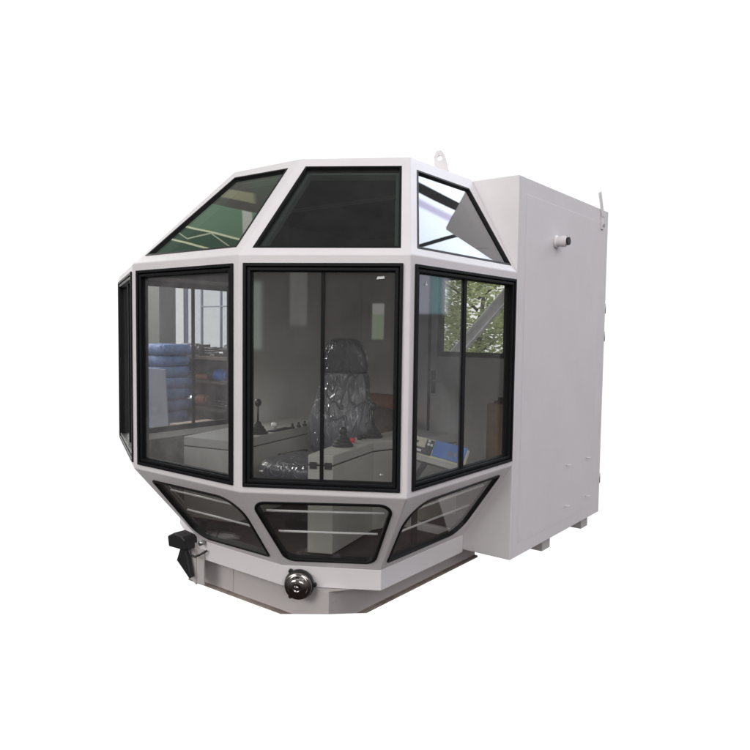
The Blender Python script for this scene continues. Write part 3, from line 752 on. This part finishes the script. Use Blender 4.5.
def scrap(x, y, z, k, lab, mat='scrap'):
    bm = BM()
    if k == 0:
        pts = [(x+.09*math.cos(t*.5), y+.07*math.sin(t*.5), z+.012+t*.0022) for t in range(40)]; tube(bm, pts, .010, 8); nm, cat = 'wire_coil', 'wire coil'
    elif k == 1:
        box(bm, (x-.09, y-.08, z), (x+.09, y+.08, z+.012)); box(bm, (x+.078, y-.08, z+.0125), (x+.09, y+.08, z+.13)); nm, cat = 'bent_plate', 'metal plate'
    elif k == 2:
        lathe(bm, [(-.09, 0), (-.09, .04), (-.06, .07), (.06, .07), (.07, .05), (.10, .05), (.10, .015), (.13, .015), (.13, 0)], (x, y, z+.07), (1, .2, 0), 20); nm, cat = 'motor_casing', 'motor'
    else:
        lathe(bm, [(-.12, .028), (-.12, .035), (.12, .035), (.12, .028), (-.12, .028)], (x, y, z+.036), (.9, .4, 0), 16); nm, cat = 'pipe_offcut', 'pipe'
    o = link(nm, bm, M[mat], None, bevel=.002); tag(o, lab, cat, 'scrap parts on the workbench')
TK = ['coil of dark wire', 'bent steel plate', 'round motor casing', 'short pipe offcut']
ORD = ['first', 'second', 'third', 'fourth', 'fifth', 'sixth', 'seventh', 'eighth', 'ninth', 'tenth', 'eleventh']
for row, (z, nn, dx, yy) in enumerate(((.4405, 11, .138, 3.06), (.1455, 10, .138, 3.14), (-.1745, 9, .15, 3.14))):
    where = ['the bench top', 'the upper bench shelf', 'the lower bench shelf'][row]
    for i in range(nn):
        k = (i*3+row*2+(i//3)) % 4
        mt = 'blue' if (row, i) in ((1, 6), (1, 9)) else 'brown' if (row, i) in ((1, 4), (2, 3)) else 'steel' if i % 5 == 2 else 'scrap'
        pre = {'blue': 'blue painted ', 'brown': 'reddish brown ', 'steel': 'bright ', 'scrap': ''}[mt]
        scrap(-4.22+i*dx+random.uniform(-.01, .01), yy+.03*(i % 2), z, k, f'{pre}{TK[k]}, {ORD[i]} item from the left on {where}', mt)
tr_ = root('trestle', (-2.7, 2.2, GND), 'plain wooden trestle frame under the pine boards', 'trestle')
for x in (-2.8, -2.3):
    bm = BM(); box(bm, (x-.03, 1.95, -.345), (x+.03, 2.50, -.285)); link('top_rail', bm, M['wood'], tr_)
    for y in (1.99, 2.44):
        bm = BM(); tube(bm, [(x, y, -.346), (x-.10, y, GND+.02)], .022, 6); tube(bm, [(x, y, -.346), (x+.10, y, GND+.02)], .022, 6); link('leg', bm, M['wood'], tr_)
BL = ['lowest pine board of the pile on the trestle', 'middle pine board of the pile on the trestle', 'topmost pine board of the pile on the trestle']
for k in range(3):
    bm = BM(); box(bm, (-2.96+.08*k, 1.92+.05*k, -.2845+k*.034), (-2.10-.05*k, 2.54-.03*k, -.2845+k*.034+.032), rot=Matrix.Rotation(.03*(k-1), 3, 'Z'))
    o = link('pine_board', bm, M['wood'], None, bevel=.002); tag(o, BL[k], 'board', 'pine boards piled on the trestle')

# glazed screen added for pale building bars and a bluish tone
wu = root('glazed_screen', (-3.6, 3.36, GND), 'tall pale glazed screen with slim bars added behind the workbench in place of a pale building', 'glazed screen')
def bar_(x0, z0, x1, z1, nm='bar', y0=3.34, y1=3.37): 
    bm = BM(); box(bm, (x0, y0, z0), (x1, y1, z1)); return link(nm, bm, M['pale'], wu, bevel=.002)
bar_(-4.36, GND, -4.30, 1.62, 'post'); bar_(-2.95, GND, -2.89, 1.62, 'post'); bar_(-4.2995, 1.57, -2.9505, 1.62); bar_(-4.2995, .47, -2.9505, .52)
bar_(-4.02, .5205, -4.0, 1.5695); bar_(-3.655, .5205, -3.635, 1.5695); bar_(-3.9995, 1.02, -3.6555, 1.035); bar_(-3.6345, 1.02, -2.9505, 1.035)
bm = BM(); box(bm, (-4.2995, 3.352, .52), (-2.9505, 3.357, 1.57)); link('pane', bm, M['milk'], wu)
# tree and leaning beam seen through the rear door window
tree = root('broadleaf_tree', (-1.09, 5.0, GND), 'small bushy green tree seen through the rear door window', 'tree')
bm = BM(); tube(bm, [(-1.09, 5.0, GND), (-1.07, 5.02, -.1), (-1.04, 5.0, .5), (-1.0, 5.03, 1.2)], .05, 10, radii=[.06, .05, .04, .02])
for k in range(9):
    a = k*2.4; z = .1+k*.13; tube(bm, [(-1.06, 5.0, z), (-1.06+.3*math.cos(a), 5.0+.3*math.sin(a), z+.22), (-1.06+.5*math.cos(a), 5.0+.5*math.sin(a), z+.32)], .014, 6, radii=[.018, .012, .005])
link('trunk', bm, M['bark'], tree, smooth=True)
bm = BM()
clumps = []
for k in range(95):
    a = random.random()*2*PI; r = .75*math.sqrt(random.random()); z = .85+random.uniform(-.75, .70)
    r *= math.sqrt(max(.1, 1-((z-.85)/.85)**2)); clumps.append(V((-1.06+r*math.cos(a), 5.0+r*math.sin(a), z)))
for c in clumps:
    for k in range(110):
        p = c + V([random.gauss(0, .085) for _ in range(3)]); s = random.uniform(.018, .040)
        q = Matrix.Rotation(random.random()*6.3, 3, 'Z') @ Matrix.Rotation(random.random()*3.1, 3, 'X')
        bm.faces.new([bm.verts.new(p+q@V(t)) for t in ((-s, 0, 0), (0, -s*.5, .004), (s, 0, 0), (0, s*.5, .004))])
link('crown', bm, M['leaf'], tree, recalc=False)
bm = BM()
a, c = V((-1.65, 3.45, GND)), V((.50, 3.45, 1.50)); d = (c-a).normalized(); s = V((-d.z, 0, d.x))*.045
slab(bm, [a-s, c-s, c+s, a+s], V((0, -1, 0)), -.035, -.028); 
for sg in (-1, 1):
    e = s*sg; slab(bm, [a+e-s*.1, c+e-s*.1, c+e+s*.1, a+e+s*.1], V((0, -1, 0)), -.0275, .03)
o = link('leaning_beam', bm, M['beam']); tag(o, 'grey steel channel beam leaning diagonally behind the rear door window', 'steel beam')

# ------------------------------------------------------------------ world: white studio surround in front, dim workshop behind and above
W = bpy.data.worlds.new('World'); bpy.context.scene.world = W; W.use_nodes = True
nt = W.node_tree
for n in list(nt.nodes): nt.nodes.remove(n)
out = N(nt, 'ShaderNodeOutputWorld'); bg = N(nt, 'ShaderNodeBackground'); nt.links.new(bg.outputs[0], out.inputs[0])
tc = N(nt, 'ShaderNodeTexCoord'); sp = N(nt, 'ShaderNodeSeparateXYZ'); nt.links.new(tc.outputs['Generated'], sp.inputs[0])
X, Y, Z = sp.outputs
def mth(op, a, b=None, c=None, clamp=False):
    n = N(nt, 'ShaderNodeMath', operation=op); n.use_clamp = clamp
    for i, v in enumerate((a, b, c)):
        if v is None: continue
        if isinstance(v, (int, float)): n.inputs[i].default_value = v
        else: nt.links.new(v, n.inputs[i])
    return n.outputs[0]
def step(v, lo, hi):            # smooth 0..1 between lo and hi
    n = N(nt, 'ShaderNodeMapRange', interpolation_type='SMOOTHSTEP'); nt.links.new(v, n.inputs[0])
    n.inputs['From Min'].default_value = lo; n.inputs['From Max'].default_value = hi; return n.outputs[0]
def band(v, a, b, s): return mth('MULTIPLY', step(v, a-s, a+s), mth('SUBTRACT', 1, step(v, b-s, b+s)))
def mix(f, c1, c2):
    n = N(nt, 'ShaderNodeMix', data_type='RGBA'); nt.links.new(f, n.inputs['Factor'])
    for s, c in (('A', c1), ('B', c2)):
        k = [i for i in n.inputs if i.name == s and i.type == 'RGBA'][0]
        if isinstance(c, tuple): k.default_value = (*c, 1)
        else: nt.links.new(c, k)
    return [o for o in n.outputs if o.type == 'RGBA'][0]
hyp = mth('SQRT', mth('ADD', mth('MULTIPLY', X, X), mth('MULTIPLY', Y, Y)))
hyp = mth('MAXIMUM', hyp, .001)
el = mth('MULTIPLY', mth('ARCTAN2', Z, hyp), 180/PI)
FA = -37.81
fx, fy = math.sin(math.radians(FA)), math.cos(math.radians(FA))
ca = mth('DIVIDE', mth('ADD', mth('MULTIPLY', X, fx), mth('MULTIPLY', Y, fy)), hyp)
daz = mth('MULTIPLY', mth('ARCCOSINE', mth('MINIMUM', mth('MAXIMUM', ca, -1), 1)), 180/PI)
az = mth('MULTIPLY', mth('ARCTAN2', X, Y), 180/PI)
# surrounding workshop
low = mix(step(el, -32, 16), (.050, .036, .034), (.27, .26, .265))
col = mix(step(el, 4, 30), low, (.42, .42, .43))
col = mix(step(el, 50, 68), col, (.16, .165, .165))
# windows in the wall behind the viewer and pale wall far left
w1 = mth('MULTIPLY', band(az, 154.5, 155.5, .08), band(el, -.6, 2.4, .1)); col = mix(w1, col, mix(band(el, 1.5, 3, .15), (1.25, 1.5, 1.0), (1.9, 1.9, 1.85)))
w2 = mth('MULTIPLY', band(az, 164.6, 166.4, .3), band(el, -1.5, 4.0, .3)); col = mix(w2, col, (1.3, 1.5, 1.4))
w3 = mth('MULTIPLY', band(az, 160.9, 162.3, .15), band(el, .5, 5.5, .4)); col = mix(w3, col, (.8, .8, .8))
tl = mth('MULTIPLY', band(az, 31.8, 36, .3), band(el, 1.6, 9, .15)); col = mix(tl, col, mix(band(az, 32.3, 33.4, .2), (1.7, 1.75, 2.1), (.6, 1.2, 1.3)))
# window-like bright patches added beside and above the viewer to light the interior
wa = mth('MULTIPLY', mth('MULTIPLY', step(az, 171, 171.6), 1), band(el, 15, 34, .3)); wb_ = mth('MULTIPLY', mth('SUBTRACT', 1, step(az, -152.6, -152)), band(el, 15, 34, .3))
wg = mth('GREATER_THAN', mth('PINGPONG', mth('ADD', az, 720), 3.4), .35)
col = mix(mth('MULTIPLY', mth('MAXIMUM', wa, wb_), wg), col, (7.6, 7.5, 7.3))
wc = mth('MULTIPLY', band(az, 108, 146, .3), band(el, 12, 30, .3)); col = mix(mth('MULTIPLY', wc, wg), col, (5.0, 4.95, 4.9))
# ceiling coordinates
zz = mth('MAXIMUM', Z, .05); u = mth('DIVIDE', X, zz); v = mth('DIVIDE', Y, zz)
up = step(el, 21, 22)
sky1 = mth('SUBTRACT', 1, step(v, 1.592, 1.602))
sky2 = step(mth('SUBTRACT', u, mth('MULTIPLY_ADD', v, .184, -.004)), -.003, .003)
sk = mth('MAXIMUM', sky1, sky2)
sk = mth('MULTIPLY', sk, mth('MULTIPLY', band(u, -.25, 1.3, .01), band(v, 1.05, 2.4, .01)))
sk = mth('MULTIPLY', sk, up)
bu = mth('SUBTRACT', u, mth('MULTIPLY_ADD', v, .1, -.139))
bm1 = band(bu, .197, .219, .002); bv = mth('ADD', u, mth('MULTIPLY_ADD', v, .36, -.558))
bm2 = band(bv, .338, .352, .002)
soft = band(bu, .232, .250, .006)
skc = mix(soft, (3.6, 3.95, 4.5), (2.1, 2.0, 2.7)); skc = mix(mth('MAXIMUM', bm1, bm2), skc, (.10, .10, .11))
col = mix(sk, col, skc)
dk = mth('MULTIPLY', mth('MULTIPLY', band(u, -.15, .5, .01), band(v, 1.595, 2.4, .005)), mth('SUBTRACT', up, sk, None, True)); col = mix(dk, col, (.10, .10, .105))
# green sheet with pale trusses, up on the left
wv = mth('MULTIPLY_ADD', mth('ADD', u, 1.31), .235, v)
reg = mth('MULTIPLY', mth('MULTIPLY', band(u, -2.3, -.80, .02), band(wv, .02, .34, .01)), up)
col2 = mix(step(wv, .253, .2545), (.40, .62, .43), (.26, .235, .22))
ns = N(nt, 'ShaderNodeTexNoise'); ns.inputs['Scale'].default_value = 9; nt.links.new(tc.outputs['Generated'], ns.inputs['Vector'])
col2 = mix(mth('MULTIPLY', step(ns.outputs[0], .4, .6), .35), col2, (.27, .48, .31))
yb = mth('MULTIPLY', band(wv, .272, .292, .002), band(u, -1.30, -1.09, .01)); col2 = mix(yb, col2, (.68, .68, .46))
dkb = mth('SUBTRACT', 1, step(wv, .188, .192)); col2 = mix(mth('MULTIPLY', dkb, .8), col2, (.13, .22, .16))
tri = mth('MULTIPLY', mth('PINGPONG', mth('ADD', u, 2), .085), .30)
for c0, th in ((.190, .0022), (.152, .0022)):
    ln = band(wv, c0-th, c0+th, .0012); col2 = mix(ln, col2, (1.7, 1.75, 1.2))
zg = mth('SUBTRACT', wv, tri); ln = mth('MULTIPLY', band(zg, .1605, .1635, .001), band(wv, .152, .190, .001)); col2 = mix(ln, col2, (1.3, 1.35, 1.0))
col2 = mix(mth('MULTIPLY', band(u, -1.13, -1.10, .003), band(wv, .2, .253, .002)), col2, (1.3, 1.3, 1.2))
col = mix(reg, col, col2)
# plain white surround in the direction the photograph looks
front = mth('MULTIPLY', mth('SUBTRACT', 1, step(daz, 47, 49)), mth('MULTIPLY', step(el, -34.0, -33.0), mth('SUBTRACT', 1, step(el, 27.5, 28.5))))
col = mix(front, col, (1.06, 1.06, 1.06))
nt.links.new(col, bg.inputs[0]); bg.inputs[1].default_value = 1

# ------------------------------------------------------------------ lamps
def area(name, loc, target, size, power, col=(1, 1, 1)):
    l = bpy.data.lights.new(name, 'AREA'); l.shape = 'RECTANGLE'; l.size, l.size_y = size; l.energy = power; l.color = col
    o = bpy.data.objects.new(name, l); C.objects.link(o); o.location = loc
    o.rotation_euler = (V(target)-V(loc)).to_track_quat('-Z', 'Y').to_euler(); return o
area('roof_daylight', (1.5, -2.6, 5.2), (0, .8, .4), (4, 3), 60, (1, .985, .985))
area('side_daylight', (5.5, 2.0, 4.6), (1, 1.6, .6), (3, 3), 70, (.93, .94, 1))

area('left_interior_fill', (-6.0, 1.7, 2.9), (.2, 1.5, .3), (2.4, 1.6), 260, (1, .99, .96))  # added lamp, brightens the interior through the left windows
# ------------------------------------------------------------------ camera
F = V((-math.sin(.6599)*math.cos(-.0619), math.cos(.6599)*math.cos(-.0619), math.sin(-.0619)))
Rr = F.cross(V((0, 0, 1))).normalized(); U = Rr.cross(F); ro = .0131
R2 = Rr*math.cos(ro)+U*math.sin(ro); U2 = -Rr*math.sin(ro)+U*math.cos(ro)
cd = bpy.data.cameras.new('camera'); cam = bpy.data.objects.new('camera', cd); C.objects.link(cam)
mw = Matrix((( R2.x, U2.x, -F.x, 2.9306), (R2.y, U2.y, -F.y, -2.074), (R2.z, U2.z, -F.z, .7379), (0, 0, 0, 1)))
cam.matrix_world = mw
cd.sensor_width = 36; cd.sensor_fit = 'HORIZONTAL'; cd.lens = 36*686.99/750; cd.clip_end = 200; cd.clip_start = .05
sc = bpy.context.scene; sc.camera = cam
sc.view_settings.view_transform = 'Standard'; sc.view_settings.look = 'None'; sc.view_settings.exposure = 0; sc.view_settings.gamma = 1
sc.cycles.max_bounces = 14; sc.cycles.transparent_max_bounces = 24; sc.cycles.sample_clamp_indirect = 6
sc.cycles.use_denoising = True
